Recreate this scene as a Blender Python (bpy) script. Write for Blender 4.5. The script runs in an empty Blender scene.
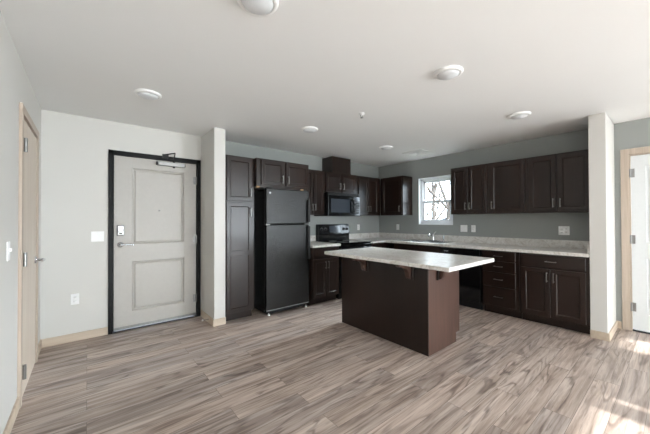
import bpy, math, random
from mathutils import Vector, Matrix

# ---------------------------------------------------------------- measures
H = 2.44                 # ceiling
D = 4.142                # far wall (entry door, range)
R = 4.896                # right-hand wall (window)
L = -0.371               # left-hand wall
F = -6.00                # wall behind the camera
WT = 0.12                # wall thickness

sc = bpy.context.scene
col = sc.collection

# ---------------------------------------------------------------- camera
th, pitch, roll, fpx, camz = 0.6853, 0.0092, 0.0028, 290.44, 1.2988
cam = bpy.data.cameras.new('camera')
cam.sensor_width = 36.0
cam.lens = fpx / 650.0 * 36.0
cam.clip_start = 0.02
cam_o = bpy.data.objects.new('camera', cam)
col.objects.link(cam_o)
r0 = Vector((math.cos(th), -math.sin(th), 0))
fw = Vector((math.sin(th) * math.cos(pitch), math.cos(th) * math.cos(pitch), math.sin(pitch)))
up = r0.cross(fw)
rr = r0 * math.cos(roll) - up * math.sin(roll)
uu = r0 * math.sin(roll) + up * math.cos(roll)
m = Matrix((rr, uu, -fw)).transposed().to_4x4()
m.translation = (0, 0, camz)
cam_o.matrix_world = m
sc.camera = cam_o

# ---------------------------------------------------------------- sky, sun, daylight and added fill, exposure
world = bpy.data.worlds.new('sky')
sc.world = world
world.use_nodes = True
bg = world.node_tree.nodes['Background']
bg.inputs['Color'].default_value = (0.80, 0.90, 1.0, 1)
bg.inputs['Strength'].default_value = 8.0


def sun_light(energy, elev_tan):
    l = bpy.data.lights.new('sun', 'SUN')
    l.energy = energy
    l.angle = math.radians(0.6)
    l.color = (1.0, 0.97, 0.94)
    o = bpy.data.objects.new('sun', l)
    o.rotation_euler = Vector((0, 1, -elev_tan)).to_track_quat('-Z', 'Y').to_euler()
    o.location = (2, -6, 6)
    col.objects.link(o)


def area_light(name, loc, direction, sx, sy, energy, color=(0.88, 0.94, 1.0)):
    l = bpy.data.lights.new(name, 'AREA')
    l.shape = 'RECTANGLE'
    l.size, l.size_y = sx, sy
    l.energy = energy
    l.color = color
    o = bpy.data.objects.new(name, l)
    o.location = loc
    o.rotation_euler = Vector(direction).to_track_quat('-Z', 'Z').to_euler()
    col.objects.link(o)


sun_light(19.0, 0.317)
area_light('daylight_patio_door', (2.47, F - 0.20, 1.05), (0, 1, 0.7), 0.9, 1.95, 20)
area_light('daylight_narrow_window', (4.355, F - 0.16, 1.2), (0, 1, 0.4), 0.4, 1.6, 3)
area_light('daylight_side_window', (R + 0.16, -1.3, 1.4), (-1, 0, -0.5), 1.1, 1.25, 5)
area_light('added_fill_corner', (R + 0.16, -4.5, 1.2), (-1, 0, 0.5), 1.9, 1.7, 380)  # added fill for the right side and the pantry sheen
area_light('added_fill_kitchen', (R + 4.0, 2.85, 4.3), (-1, 0, -0.62), 4.0, 2.0, 3000)  # added lamp outside, above the view, to brighten the kitchen
area_light('added_fill_left', (0.75, F - 0.20, 1.42), (0, 1, 0.6), 1.6, 1.2, 30)  # added fill to even out the left side

vs = sc.view_settings
vs.view_transform = 'Standard'
vs.look = 'None'
vs.exposure = 0.65
vs.gamma = 1.0
vs.use_curve_mapping = False


# ---------------------------------------------------------------- materials
def lin(r, g, b):
    f = lambda c: (c / 255 / 12.92) if c / 255 <= 0.04045 else ((c / 255 + 0.055) / 1.055) ** 2.4
    return (f(r), f(g), f(b), 1.0)


class Mat:
    def __init__(self, name, color, rough=0.5, metal=0.0, spec=0.5):
        self.m = bpy.data.materials.new(name)
        self.m.use_nodes = True
        self.nt = self.m.node_tree
        self.b = self.nt.nodes['Principled BSDF']
        self.b.inputs['Base Color'].default_value = color
        self.b.inputs['Roughness'].default_value = rough
        self.b.inputs['Metallic'].default_value = metal
        self.b.inputs['Specular IOR Level'].default_value = spec

    def n(self, t, **kw):
        nd = self.nt.nodes.new(t)
        for k, v in kw.items():
            if k in nd.inputs:
                nd.inputs[k].default_value = v
            else:
                setattr(nd, k, v)
        return nd

    def l(self, a, b):
        self.nt.links.new(a, b)

    def coord(self, scale=(1, 1, 1)):
        tc = self.n('ShaderNodeTexCoord')
        mp = self.n('ShaderNodeMapping')
        mp.inputs['Scale'].default_value = scale
        self.l(tc.outputs['Object'], mp.inputs['Vector'])
        return mp.outputs['Vector']

    def noise(self, vec, scale, detail=4, rough=0.55, dist=0.0):
        n = self.n('ShaderNodeTexNoise')
        n.inputs['Scale'].default_value = scale
        n.inputs['Detail'].default_value = detail
        n.inputs['Roughness'].default_value = rough
        n.inputs['Distortion'].default_value = dist
        self.l(vec, n.inputs['Vector'])
        return n.outputs['Fac']

    def ramp(self, fac, stops):
        n = self.n('ShaderNodeValToRGB')
        e = n.color_ramp.elements
        while len(e) > 1:
            e.remove(e[-1])
        e[0].position, e[0].color = stops[0]
        for p, c in stops[1:]:
            x = e.new(p)
            x.color = c
        self.l(fac, n.inputs['Fac'])
        return n.outputs['Color']

    def mix(self, fac, a, b, blend='MIX'):
        n = self.n('ShaderNodeMix', data_type='RGBA', blend_type=blend)
        for s, v in ((n.inputs[0], fac), (n.inputs[6], a), (n.inputs[7], b)):
            if isinstance(v, (float, int)):
                s.default_value = v
            elif isinstance(v, tuple):
                s.default_value = v
            else:
                self.l(v, s)
        return n.outputs[2]

    def bump(self, fac, strength, dist=0.002):
        n = self.n('ShaderNodeBump')
        n.inputs['Strength'].default_value = strength
        n.inputs['Distance'].default_value = dist
        self.l(fac, n.inputs['Height'])
        self.l(n.outputs['Normal'], self.b.inputs['Normal'])

    def base(self, s):
        self.l(s, self.b.inputs['Base Color'])


def paint(name, c, rough=0.6, tex=220, bump=0.12):
    M = Mat(name, lin(*c), rough, 0, 0.3)
    v = M.coord()
    M.base(M.mix(M.noise(v, 1.3, 3), lin(*[x - 3 for x in c]), lin(*[min(255, x + 2) for x in c])))
    M.bump(M.noise(v, tex, 3), bump, 0.001)
    return M.m


def wood_plain(name, a, b, rough=0.5, along='z', grain=38, spec=0.4):
    M = Mat(name, lin(*a), rough, 0, spec)
    s = {'z': (grain, grain, 1.6), 'x': (1.6, grain, grain), 'y': (grain, 1.6, grain)}[along]
    v = M.coord(s)
    f = M.noise(v, 1.0, 5, 0.6, 0.6)
    M.base(M.ramp(f, [(0.32, lin(*a)), (0.68, lin(*b))]))
    M.bump(f, 0.06, 0.001)
    return M.m


def simple(name, c, rough=0.5, metal=0.0, spec=0.5):
    M = Mat(name, lin(*c), rough, metal, spec)
    v = M.coord()
    k = 4
    M.base(M.mix(M.noise(v, 30, 2), lin(*[max(0, x - k) for x in c]), lin(*[min(255, x + k) for x in c])))
    return M.m


def floor_mat():
    M = Mat('vinyl_plank_floor', (0.3, 0.25, 0.22, 1), 0.42, 0, 0.45)
    v = M.coord()
    br = M.n('ShaderNodeTexBrick')
    br.offset = 0.37
    br.offset_frequency = 2
    br.squash = 1.0
    br.inputs['Color1'].default_value = (0, 0, 0, 1)
    br.inputs['Color2'].default_value = (1, 1, 1, 1)
    br.inputs['Mortar'].default_value = (0.5, 0.5, 0.5, 1)
    br.inputs['Scale'].default_value = 1.0
    br.inputs['Mortar Size'].default_value = 0.0012
    br.inputs['Mortar Smooth'].default_value = 0.2
    br.inputs['Bias'].default_value = 0.0
    br.inputs['Brick Width'].default_value = 1.22
    br.inputs['Row Height'].default_value = 0.152
    M.l(v, br.inputs['Vector'])
    # each plank shifts its own figure
    sep = M.n('ShaderNodeSeparateXYZ')
    M.l(v, sep.inputs[0])
    add = M.n('ShaderNodeMath', operation='MULTIPLY_ADD')
    M.l(br.outputs['Color'], add.inputs[0])
    add.inputs[1].default_value = 37.0
    M.l(sep.outputs['Z'], add.inputs[2])
    cmb = M.n('ShaderNodeCombineXYZ')
    M.l(sep.outputs['X'], cmb.inputs[0])
    M.l(sep.outputs['Y'], cmb.inputs[1])
    M.l(add.outputs[0], cmb.inputs[2])

    def stretched(sx, sy):
        mp = M.n('ShaderNodeMapping')
        mp.inputs['Scale'].default_value = (sx, sy, 1)
        M.l(cmb.outputs[0], mp.inputs['Vector'])
        return mp.outputs[0]
    # cathedral figure: contour lines of a slow noise field
    slow = M.noise(stretched(0.75, 5.5), 1.0, 3, 0.5, 0.6)
    mul = M.n('ShaderNodeMath', operation='MULTIPLY'); M.l(slow, mul.inputs[0]); mul.inputs[1].default_value = 48.0
    sn = M.n('ShaderNodeMath', operation='SINE'); M.l(mul.outputs[0], sn.inputs[0])
    ab = M.n('ShaderNodeMath', operation='MULTIPLY_ADD'); M.l(sn.outputs[0], ab.inputs[0]); ab.inputs[1].default_value = 0.5; ab.inputs[2].default_value = 0.5
    figure = M.noise(stretched(1.1, 16), 1.0, 5, 0.65, 0.5)
    fine = M.noise(stretched(1.7, 66), 1.0, 4, 0.65, 0.2)
    blotch = M.noise(stretched(1.6, 7), 1.0, 3, 0.6, 0.8)
    base = M.ramp(figure, [(0.30, lin(140, 123, 113)), (0.46, lin(172, 156, 145)), (0.56, lin(190, 175, 165)), (0.72, lin(210, 199, 190))])
    lines = M.ramp(ab.outputs[0], [(0.0, (0.58, 0.55, 0.54, 1)), (0.3, (1, 1, 1, 1)), (1.0, (1.08, 1.08, 1.08, 1))])
    c = M.mix(M.ramp(blotch, [(0.40, (0.15, 0.15, 0.15, 1)), (0.56, (1, 1, 1, 1))]), base, M.mix(1.0, base, lines, 'MULTIPLY'))
    streak = M.ramp(fine, [(0.36, (0.40, 0.36, 0.35, 1)), (0.47, (1, 1, 1, 1)), (0.7, (1.12, 1.12, 1.12, 1))])
    c = M.mix(0.45, c, streak, 'MULTIPLY')
    tone = M.ramp(br.outputs['Color'], [(0.0, (0.80, 0.80, 0.82, 1)), (0.5, (1, 0.99, 0.98, 1)), (1.0, (1.08, 1.05, 1.03, 1))])
    c = M.mix(1.0, c, tone, 'MULTIPLY')
    c = M.mix(br.outputs['Fac'], c, lin(104, 92, 85))
    M.base(c)
    M.bump(fine, 0.05, 0.001)
    return M.m


def counter_mat():
    M = Mat('speckled_laminate', lin(200, 196, 188), 0.3, 0, 0.45)
    v = M.coord()
    a = M.noise(v, 9, 6, 0.7, 1.2)
    b = M.noise(v, 55, 4, 0.7, 0.4)
    c = M.ramp(a, [(0.3, lin(188, 180, 171)), (0.45, lin(218, 214, 208)), (0.56, lin(232, 230, 226)), (0.7, lin(200, 194, 186))])
    d = M.ramp(b, [(0.36, (0.72, 0.70, 0.68, 1)), (0.5, (1, 1, 1, 1))])
    M.base(M.mix(0.45, c, d, 'MULTIPLY'))
    return M.m


def cabinet_mat():
    M = Mat('espresso_stained_wood', lin(30, 23, 20), 0.29, 0, 0.42)
    v = M.coord((30, 30, 1.5))
    v2 = M.coord((2.2, 2.2, 0.6))
    f = M.noise(v, 1.0, 5, 0.65, 0.5)
    g = M.noise(v2, 1.0, 2, 0.5, 0.4)
    c = M.ramp(f, [(0.3, lin(14, 11, 9)), (0.7, lin(27, 20, 17))])
    M.base(M.mix(g, c, M.mix(0.5, c, lin(62, 38, 28))))
    return M.m


def pebbled_mat():
    M = Mat('pebbled_black_enamel', lin(12, 14, 15), 0.2, 0, 0.6)
    v = M.coord()
    M.bump(M.noise(v, 80, 2, 0.6), 1.0, 0.005)
    return M.m


def glass_mat():
    m_ = bpy.data.materials.new('clear_glass')
    m_.use_nodes = True
    nt = m_.node_tree
    nt.nodes.clear()
    o = nt.nodes.new('ShaderNodeOutputMaterial')
    t = nt.nodes.new('ShaderNodeBsdfTransparent')
    t.inputs[0].default_value = (0.95, 0.97, 0.97, 1)
    g = nt.nodes.new('ShaderNodeBsdfGlossy')
    g.inputs['Roughness'].default_value = 0.02
    mx = nt.nodes.new('ShaderNodeMixShader')
    mx.inputs[0].default_value = 0.06
    nt.links.new(t.outputs[0], mx.inputs[1])
    nt.links.new(g.outputs[0], mx.inputs[2])
    nt.links.new(mx.outputs[0], o.inputs[0])
    return m_


P = dict(
    white=paint('white_wall_paint', (216, 214, 209)),
    ceil=paint('white_ceiling_paint', (240, 240, 239), 0.7, 140, 0.25),
    grey=paint('grey_wall_paint', (157, 160, 157)),
    floor=floor_mat(),
    counter=counter_mat(),
    cab=cabinet_mat(),
    fridge=pebbled_mat(),
    black=simple('gloss_black_enamel', (14, 15, 17), 0.12),
    blackmatte=simple('matte_black_plastic', (17, 17, 18), 0.5),
    blackglass=simple('black_glass', (8, 9, 11), 0.05, 0, 0.7),
    grey_print=simple('pale_grey_print', (150, 152, 154), 0.5),
    display=simple('display_glass', (60, 66, 74), 0.08, 0, 0.7),
    nickel=simple('brushed_nickel', (150, 149, 147), 0.38, 1.0),
    steel=simple('stainless_steel', (190, 192, 194), 0.25, 1.0),
    chrome=simple('bright_chrome', (215, 217, 220), 0.12, 1.0),
    oak=wood_plain('pale_oak_trim', (180, 165, 149), (196, 181, 166), 0.5, 'z'),
    oakx=wood_plain('pale_oak_baseboard', (194, 176, 156), (210, 194, 175), 0.5, 'x', 20),
    slab=wood_plain('pale_maple_door', (204, 190, 174), (216, 203, 189), 0.5, 'z', 26),
    rawwood=wood_plain('raw_wood', (170, 140, 104), (190, 160, 124), 0.7, 'x'),
    entry=simple('warm_grey_door_paint', (186, 182, 176), 0.45),
    bronze=simple('dark_bronze_paint', (13, 13, 14), 0.5, 0, 0.2),
    doorwhite=simple('white_door_paint', (222, 225, 226), 0.4),
    vinyl=simple('white_vinyl', (236, 238, 240), 0.4),
    plastic=simple('white_plastic', (247, 247, 246), 0.35),
    lens=simple('frosted_white_lens', (222, 224, 226), 0.5),
    rubber=simple('dark_rubber', (30, 30, 30), 0.7),
    cab_lit=wood_plain('espresso_wood_lit_tone', (70, 50, 43), (86, 63, 55), 0.35, 'z', 30, 0.45),  # cabinet wood with the light on end panel and corbels put into colour
    glass=glass_mat(),
    bark=simple('tree_bark', (62, 57, 54), 0.9),
    grass=simple('winter_lawn', (104, 104, 90), 0.95),
    siding=simple('pale_siding', (150, 150, 148), 0.8),
    shingle=simple('blue_grey_shingles', (58, 68, 84), 0.85),
)


# ---------------------------------------------------------------- mesh helpers
class MB:
    def __init__(self):
        self.v, self.f, self.s, self.mi = [], [], [], []
        self.cur = 0

    def _add(self, vs_, fs, smooth=False):
        b = len(self.v)
        self.v += [tuple(p) for p in vs_]
        for f in fs:
            self.f.append([b + i for i in f])
            self.s.append(smooth)
            self.mi.append(self.cur)
        return self

    def box(self, x0, x1, y0, y1, z0, z1):
        x0, x1 = sorted((x0, x1)); y0, y1 = sorted((y0, y1)); z0, z1 = sorted((z0, z1))
        vs_ = [(x, y, z) for z in (z0, z1) for y in (y0, y1) for x in (x0, x1)]
        return self._add(vs_, [(0, 2, 3, 1), (4, 5, 7, 6), (0, 1, 5, 4), (1, 3, 7, 5), (3, 2, 6, 7), (2, 0, 4, 6)])

    def prism(self, pts, axis, a, b):
        """extrude a closed 2-D outline along axis ('x','y','z') from a to b"""
        def P3(p, t):
            return {'x': (t, p[0], p[1]), 'y': (p[0], t, p[1]), 'z': (p[0], p[1], t)}[axis]
        n = len(pts)
        vs_ = [P3(p, a) for p in pts] + [P3(p, b) for p in pts]
        fs = [tuple(range(n))[::-1], tuple(range(n, 2 * n))]
        fs += [(i, (i + 1) % n, n + (i + 1) % n, n + i) for i in range(n)]
        return self._add(vs_, fs)

    def tube(self, pts, rad, seg=10, caps=True):
        pts = [Vector(p) for p in pts]
        if not isinstance(rad, (list, tuple)):
            rad = [rad] * len(pts)
        rings = []
        for i, p in enumerate(pts):
            t = (pts[min(i + 1, len(pts) - 1)] - pts[max(i - 1, 0)]).normalized()
            ref = Vector((0, 0, 1)) if abs(t.z) < 0.9 else Vector((1, 0, 0))
            u_ = t.cross(ref).normalized(); w = t.cross(u_)
            rings.append([p + (u_ * math.cos(a) + w * math.sin(a)) * rad[i] for a in [2 * math.pi * k / seg for k in range(seg)]])
        vs_ = [q for r in rings for q in r]
        fs = []
        for i in range(len(pts) - 1):
            for k in range(seg):
                fs.append((i * seg + k, i * seg + (k + 1) % seg, (i + 1) * seg + (k + 1) % seg, (i + 1) * seg + k))
        self._add(vs_, fs, True)
        if caps:
            self._add(rings[0], [tuple(range(seg))[::-1]])
            self._add(rings[-1], [tuple(range(seg))])
        return self

    def lathe(self, prof, centre=(0, 0, 0), axis='z', seg=32, smooth=True):
        """prof = [(radius, height)...] turned about axis through centre"""
        cx, cy, cz = centre
        vs_, fs = [], []
        for r, h in prof:
            for k in range(seg):
                a = 2 * math.pi * k / seg
                c, s = r * math.cos(a), r * math.sin(a)
                vs_.append({'z': (cx + c, cy + s, cz + h), 'y': (cx + c, cy + h, cz + s), 'x': (cx + h, cy + c, cz + s)}[axis])
        for i in range(len(prof) - 1):
            for k in range(seg):
                fs.append((i * seg + k, i * seg + (k + 1) % seg, (i + 1) * seg + (k + 1) % seg, (i + 1) * seg + k))
        self._add(vs_, fs, smooth)
        n = len(prof)
        if prof[0][0] > 1e-6:
            self._add(vs_[:seg], [tuple(range(seg))[::-1]])
        if prof[-1][0] > 1e-6:
            self._add(vs_[(n - 1) * seg:], [tuple(range(seg))])
        return self

    def loft_rect(self, x0, x1, z0, z1, prof, cap=True, sgn=1):
        """nested rectangles in the x-z plane; prof = [(inset, y)...]"""
        vs_, fs = [], []
        for i, y in prof:
            vs_ += [(x0 + i, y, z0 + i), (x1 - i, y, z0 + i), (x1 - i, y, z1 - i), (x0 + i, y, z1 - i)]
        for k in range(len(prof) - 1):
            for j in range(4):
                fs.append((k * 4 + j, k * 4 + (j + 1) % 4, k * 4 + 4 + (j + 1) % 4, k * 4 + 4 + j))
        if cap:
            e = (len(prof) - 1) * 4
            fs.append((e, e + 1, e + 2, e + 3))
        return self._add(vs_, fs)

    def build(self, name, mat, parent=None, bevel=0.0, segs=2, loc=None):
        me = bpy.data.meshes.new(name)
        me.from_pydata(self.v, [], self.f)
        mats = mat if isinstance(mat, (list, tuple)) else [mat]
        for m_ in mats:
            me.materials.append(m_)
        for p, s, i in zip(me.polygons, self.s, self.mi):
            p.use_smooth = s
            p.material_index = i
        import bmesh
        bm = bmesh.new(); bm.from_mesh(me)
        bmesh.ops.remove_doubles(bm, verts=bm.verts, dist=1e-5) if bevel else None
        bmesh.ops.recalc_face_normals(bm, faces=bm.faces)
        bm.to_mesh(me); bm.free()
        o = bpy.data.objects.new(name, me)
        col.objects.link(o)
        if parent is not None:
            o.parent = parent
        if loc is not None:
            o.location = loc
        if bevel:
            b = o.modifiers.new('bevel', 'BEVEL')
            b.width = bevel; b.segments = segs; b.limit_method = 'ANGLE'
            b.angle_limit = math.radians(40)
        return o


def tag(o, label=None, cat=None, group=None, kind=None):
    if label: o['label'] = label
    if cat: o['category'] = cat
    if group: o['group'] = group
    if kind: o['kind'] = kind
    return o


def thing(name, label, cat, loc=(0, 0, 0), rz=0.0, group=None):
    o = bpy.data.objects.new(name, None)
    o.empty_display_size = 0.1
    col.objects.link(o)
    o.location = loc
    o.rotation_euler = (0, 0, rz)
    return tag(o, label, cat, group)


def structure(name, label=None, loc=(0, 0, 0), rz=0.0):
    o = bpy.data.objects.new(name, None)
    o.empty_display_size = 0.1
    col.objects.link(o)
    o.location = loc; o.rotation_euler = (0, 0, rz)
    return tag(o, label, None, None, 'structure')


def copy_thing(root, loc, label, rz=None):
    r = root.copy(); col.objects.link(r); r.location = loc
    if rz is not None: r.rotation_euler = (0, 0, rz)
    r['label'] = label
    for ch in list(root.children):
        c = ch.copy(); col.objects.link(c); c.parent = r
        for g in list(ch.children):
            d = g.copy(); col.objects.link(d); d.parent = c
    return r


RIGHT = -math.pi / 2      # local frame of things standing on the right-hand wall (front looks to -X)
LEFTW = math.pi / 2       # fronts look to +X

# ---------------------------------------------------------------- room shell
fl = MB().box(L - WT, R + WT, F - WT, D + WT, -0.08, 0).build('floor', P['floor']); tag(fl, kind='structure')
ce = MB().box(L - WT, R + WT, F - WT, D + WT, H, H + 0.1).build('ceiling', P['ceil']); tag(ce, kind='structure')

# left-hand wall with the closet doorway
cy0, cy1, ct = 2.955, 3.735, 2.06
w = MB()
w.box(L - WT, L, F - WT, cy0, 0, H).box(L - WT, L, cy1, D + WT, 0, H).box(L - WT, L, cy0, cy1, ct, H)
tag(w.build('wall_left', P['white']), kind='structure')

# far wall: entry doorway; white by the entry, grey in the kitchen
ex0, ex1, et = 0.225, 1.150, 2.065
w = MB()
w.box(L, ex0, D, D + WT, 0, H).box(ex1, 1.27, D, D + WT, 0, H).box(ex0, ex1, D, D + WT, et, H)
w.cur = 1
w.box(1.27, R, D, D + WT, 0, H)
tag(w.build('wall_back', [P['white'], P['grey']]), kind='structure')

# right-hand wall: kitchen window, white door, living-room window
wy0, wy1, wz0, wz1 = 2.49, 3.165, 1.20, 2.08
dy0, dy1, dt = -0.46, 0.375, 2.045
sy0, sy1, sz0, sz1 = -1.85, -0.75, 0.78, 2.03
qy0, qy1, qz0, qz1 = -5.5, -3.5, 0.35, 2.05
w = MB()
w.box(R, R + WT, wy1, D + WT, 0, H).box(R, R + WT, wy0, wy1, 0, wz0).box(R, R + WT, wy0, wy1, wz1, H)
w.box(R, R + WT, dy1, wy0, 0, H).box(R, R + WT, dy0, dy1, dt, H)
w.box(R, R + WT, sy1, dy0, 0, H).box(R, R + WT, sy0, sy1, 0, sz0).box(R, R + WT, sy0, sy1, sz1, H)
w.box(R, R + WT, qy1, sy0, 0, H).box(R, R + WT, qy0, qy1, 0, qz0).box(R, R + WT, qy0, qy1, qz1, H).box(R, R + WT, F - WT, qy0, 0, H)
tag(w.build('wall_right', P['grey']), kind='structure')

# wall behind the camera: patio door and narrow window
px0, px1, pt = 2.0, 2.95, 2.05
nx0, nx1 = 4.157, 4.55
bx0, bx1, bz0, bz1 = -0.05, 1.60, 0.80, 2.05
w = MB()
w.box(L, bx0, F - WT, F, 0, H).box(bx1, px0, F - WT, F, 0, H).box(bx0, bx1, F - WT, F, 0, bz0).box(bx0, bx1, F - WT, F, bz1, H).box(px0, px1, F - WT, F, pt, H).box(px1, nx0, F - WT, F, 0, H)
w.box(nx0, nx1, F - WT, F, 0, 0.4).box(nx0, nx1, F - WT, F, 2.05, H).box(nx1, R, F - WT, F, 0, H)
tag(w.build('wall_front', P['white']), kind='structure')

# wing wall between entry and pantry, wing wall at the end of the right-hand counter
LP = (1.200, 1.341, 3.612)
tag(MB().box(LP[0], LP[1], LP[2], D, 0, H).build('wall_wing_entry', P['white'], bevel=0.006), kind='structure')
RP = (4.284, 0.4955, 0.6376)
tag(MB().box(RP[0], R, RP[1], RP[2], 0, H).build('wall_wing_kitchen', P['white'], bevel=0.006), kind='structure')

# baseboards
BH, BT = 0.085, 0.013


def baseboard(name, boxes):
    mb = MB()
    for b in boxes:
        mb.box(b[0], b[1], b[2], b[3], 0, BH)
    tag(mb.build(name, P['oakx'], bevel=0.003), kind='structure')


baseboard('baseboard_left', [(L, L + BT, F, cy0 - 0.062), (L, L + BT, cy1 + 0.062, D)])
baseboard('baseboard_back', [(L + BT, 0.184, D - BT, D)])
baseboard('baseboard_wing_entry', [(LP[0] - BT, LP[0], LP[2] - BT, D - 0.03), (LP[0], LP[1], LP[2] - BT, LP[2])])
baseboard('baseboard_wing_kitchen', [(RP[0] - BT, RP[0], RP[1] - BT, RP[2]), (RP[0], R, RP[1] - BT, RP[1])])
baseboard('baseboard_right', [(R - BT, R, 0.449, RP[1] - BT), (R - BT, R, F, dy0 - 0.075)])
baseboard('baseboard_front', [(L + BT, px0 - 0.05, F, F + BT), (px1 + 0.05, R - BT, F, F + BT)])


# ---------------------------------------------------------------- doors
def panel_leaf(mb, x0, x1, z0, z1, panels, y0, y1, depth=0.012, mould=0.03):
    """door leaf whose front (y0) carries recessed panels = [(x0,x1,z0,z1)] stacked top to bottom"""
    panels = sorted(panels, key=lambda p: p[2])
    a = min(p[0] for p in panels); b = max(p[1] for p in panels)
    mb.box(x0, a, y0, y1, z0, z1).box(b, x1, y0, y1, z0, z1)
    zz = z0
    for p in panels:
        mb.box(a, b, y0, y1, zz, p[2])
        zz = p[3]
    mb.box(a, b, y0, y1, zz, z1)
    for p in panels:
        mb.loft_rect(p[0], p[1], p[2], p[3], [(0, y0), (0.006, y0 + depth * 0.75), (mould * 0.45, y0 + depth), (mould * 0.55, y0 + depth), (mould, y0 + depth * 0.35), (mould + 0.004, y0 + depth * 0.35)])
        mb.box(p[0], p[1], y0 + depth + 0.004, y1, p[2], p[3])


# entry door (local frame = world axes at the foot of the doorway)
d1 = structure('door_1', 'warm grey two-panel entry door in dark bronze frame', (0, D, 0))
f = MB()
f.box(0.184, 0.228, -0.018, 0.10, 0, 2.108).box(1.142, 1.190, -0.018, 0.10, 0, 2.108).box(0.184, 1.190, -0.018, 0.10, 2.058, 2.108)
f.box(0.232, 0.247, 0.062, 0.10, 0, 2.058).box(1.127, 1.142, 0.062, 0.10, 0, 2.058).box(0.232, 1.142, 0.062, 0.10, 2.045, 2.058)
tag(f.build('door_frame', P['bronze'], d1, 0.003), 'dark bronze metal frame')
lf = MB()
panel_leaf(lf, 0.236, 1.138, 0.022, 2.054, [(0.415, 0.990, 0.215, 0.805), (0.415, 0.990, 1.010, 1.925)], 0.012, 0.056, 0.020, 0.036)
leaf = lf.build('door_leaf', P['entry'], d1, 0.0015)
MB().box(0.24, 1.134, 0.002, 0.012, 0.022, 0.052).build('door_sweep', P['nickel'], leaf, 0.001)
MB().lathe([(0.011, 0.0), (0.011, -0.006), (0.006, -0.007), (0.006, -0.003)], (0.700, 0.012, 1.42), 'y', 14).build('peephole', P['nickel'], leaf)
MB().box(0.232, 1.142, -0.012, 0.10, 0.0, 0.010).build('threshold', P['bronze'], d1, 0.003)
k = MB().box(0.262, 0.336, -0.012, 0.012, 1.115, 1.245).build('deadbolt', P['nickel'], d1, 0.012, 3)
MB().box(0.277, 0.321, -0.016, -0.012, 1.180, 1.228).build('keypad', P['chrome'], k, 0.003)
MB().box(0.286, 0.314, -0.030, -0.012, 1.140, 1.152).build('thumb_turn', P['bronze'], k, 0.003)
k = MB().lathe([(0.032, 0.012), (0.032, 0.004), (0.027, 0.0), (0.012, -0.004), (0.012, -0.042), (0.016, -0.046), (0.016, -0.058), (0.0, -0.06)], (0.300, 0, 1.012), 'y', 24).build('door_lever', P['chrome'], d1)
MB().tube([(0.300, -0.052, 1.012), (0.34, -0.054, 1.013), (0.40, -0.052, 1.012), (0.432, -0.046, 1.012)], [0.012, 0.010, 0.008, 0.007], 12).build('lever_arm', P['chrome'], k)
for z in (0.25, 1.04, 1.83):
    MB().tube([(1.140, -0.001, z - 0.055), (1.140, -0.001, z + 0.055)], 0.009, 10).box(1.104, 1.139, 0.009, 0.013, z - 0.05, z + 0.05).build('hinge', P['nickel'], d1)
cl = MB().box(0.675, 0.985, -0.045, 0.012, 1.985, 2.035).build('door_closer', P['nickel'], d1, 0.006)
MB().box(0.660, 0.675, -0.04, 0.008, 1.99, 2.03).box(0.985, 0.994, -0.04, 0.008, 1.99, 2.03).build('end_cap', P['blackmatte'], cl, 0.003)
MB().lathe([(0.013, 0.0), (0.013, 0.02)], (0.86, -0.02, 2.035), 'z', 14).lathe([(0.013, 0.0), (0.013, -0.018)], (0.86, -0.02, 1.985), 'z', 14).build('spindle', P['blackmatte'], cl)
MB().tube([(0.86, -0.02, 2.050), (0.86, -0.02, 2.085), (0.845, -0.15, 2.130)], 0.006, 8).tube([(0.845, -0.15, 2.134), (0.76, -0.024, 2.128)], 0.008, 8).box(0.725, 0.795, -0.03, -0.018, 2.082, 2.132).build('closer_arm', P['blackmatte'], cl)

# closet door in the left wall: local x runs along world +Y, front (local -y) looks to +X
d2 = structure('door_2', 'flat pale maple closet door with oak casing', (L, 0, 0), LEFTW)
# with LEFTW: local x -> +Y, local y -> -X


def casing(mb, x0, x1, zt, wdt=0.06, t=0.018):
    mb.box(x0 - wdt, x0, -t, 0, 0, zt + wdt).box(x1, x1 + wdt, -t, 0, 0, zt + wdt).box(x0, x1, -t, 0, zt, zt + wdt)


f = MB(); casing(f, cy0, cy1, ct)
f.box(cy0, cy0 + 0.012, 0, WT, 0, ct).box(cy1 - 0.012, cy1, 0, WT, 0, ct).box(cy0, cy1, 0, WT, ct - 0.012, ct)
f.build('door_casing', P['oak'], d2, 0.002)
MB().box(cy0 + 0.015, cy1 - 0.015, -0.008, 0.030, 0.012, ct - 0.016).build('door_leaf', P['slab'], d2, 0.002)
for z in (0.22, 1.02, 1.84):
    MB().tube([(cy0 + 0.012, -0.026, z - 0.05), (cy0 + 0.012, -0.026, z + 0.05)], 0.011, 10).box(cy0 + 0.012, cy0 + 0.045, -0.016, -0.006, z - 0.045, z + 0.045).build('hinge', P['nickel'], d2)
k = MB().lathe([(0.032, -0.008), (0.030, -0.018), (0.013, -0.021), (0.013, -0.068), (0.0, -0.07)], (cy1 - 0.075, 0, 0.945), 'y', 22).build('door_lever', P['chrome'], d2)
MB().tube([(cy1 - 0.065, -0.066, 0.945), (cy1 - 0.12, -0.070, 0.945), (cy1 - 0.185, -0.064, 0.945)], [0.012, 0.010, 0.008], 12).build('lever_arm', P['chrome'], k)

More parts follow.
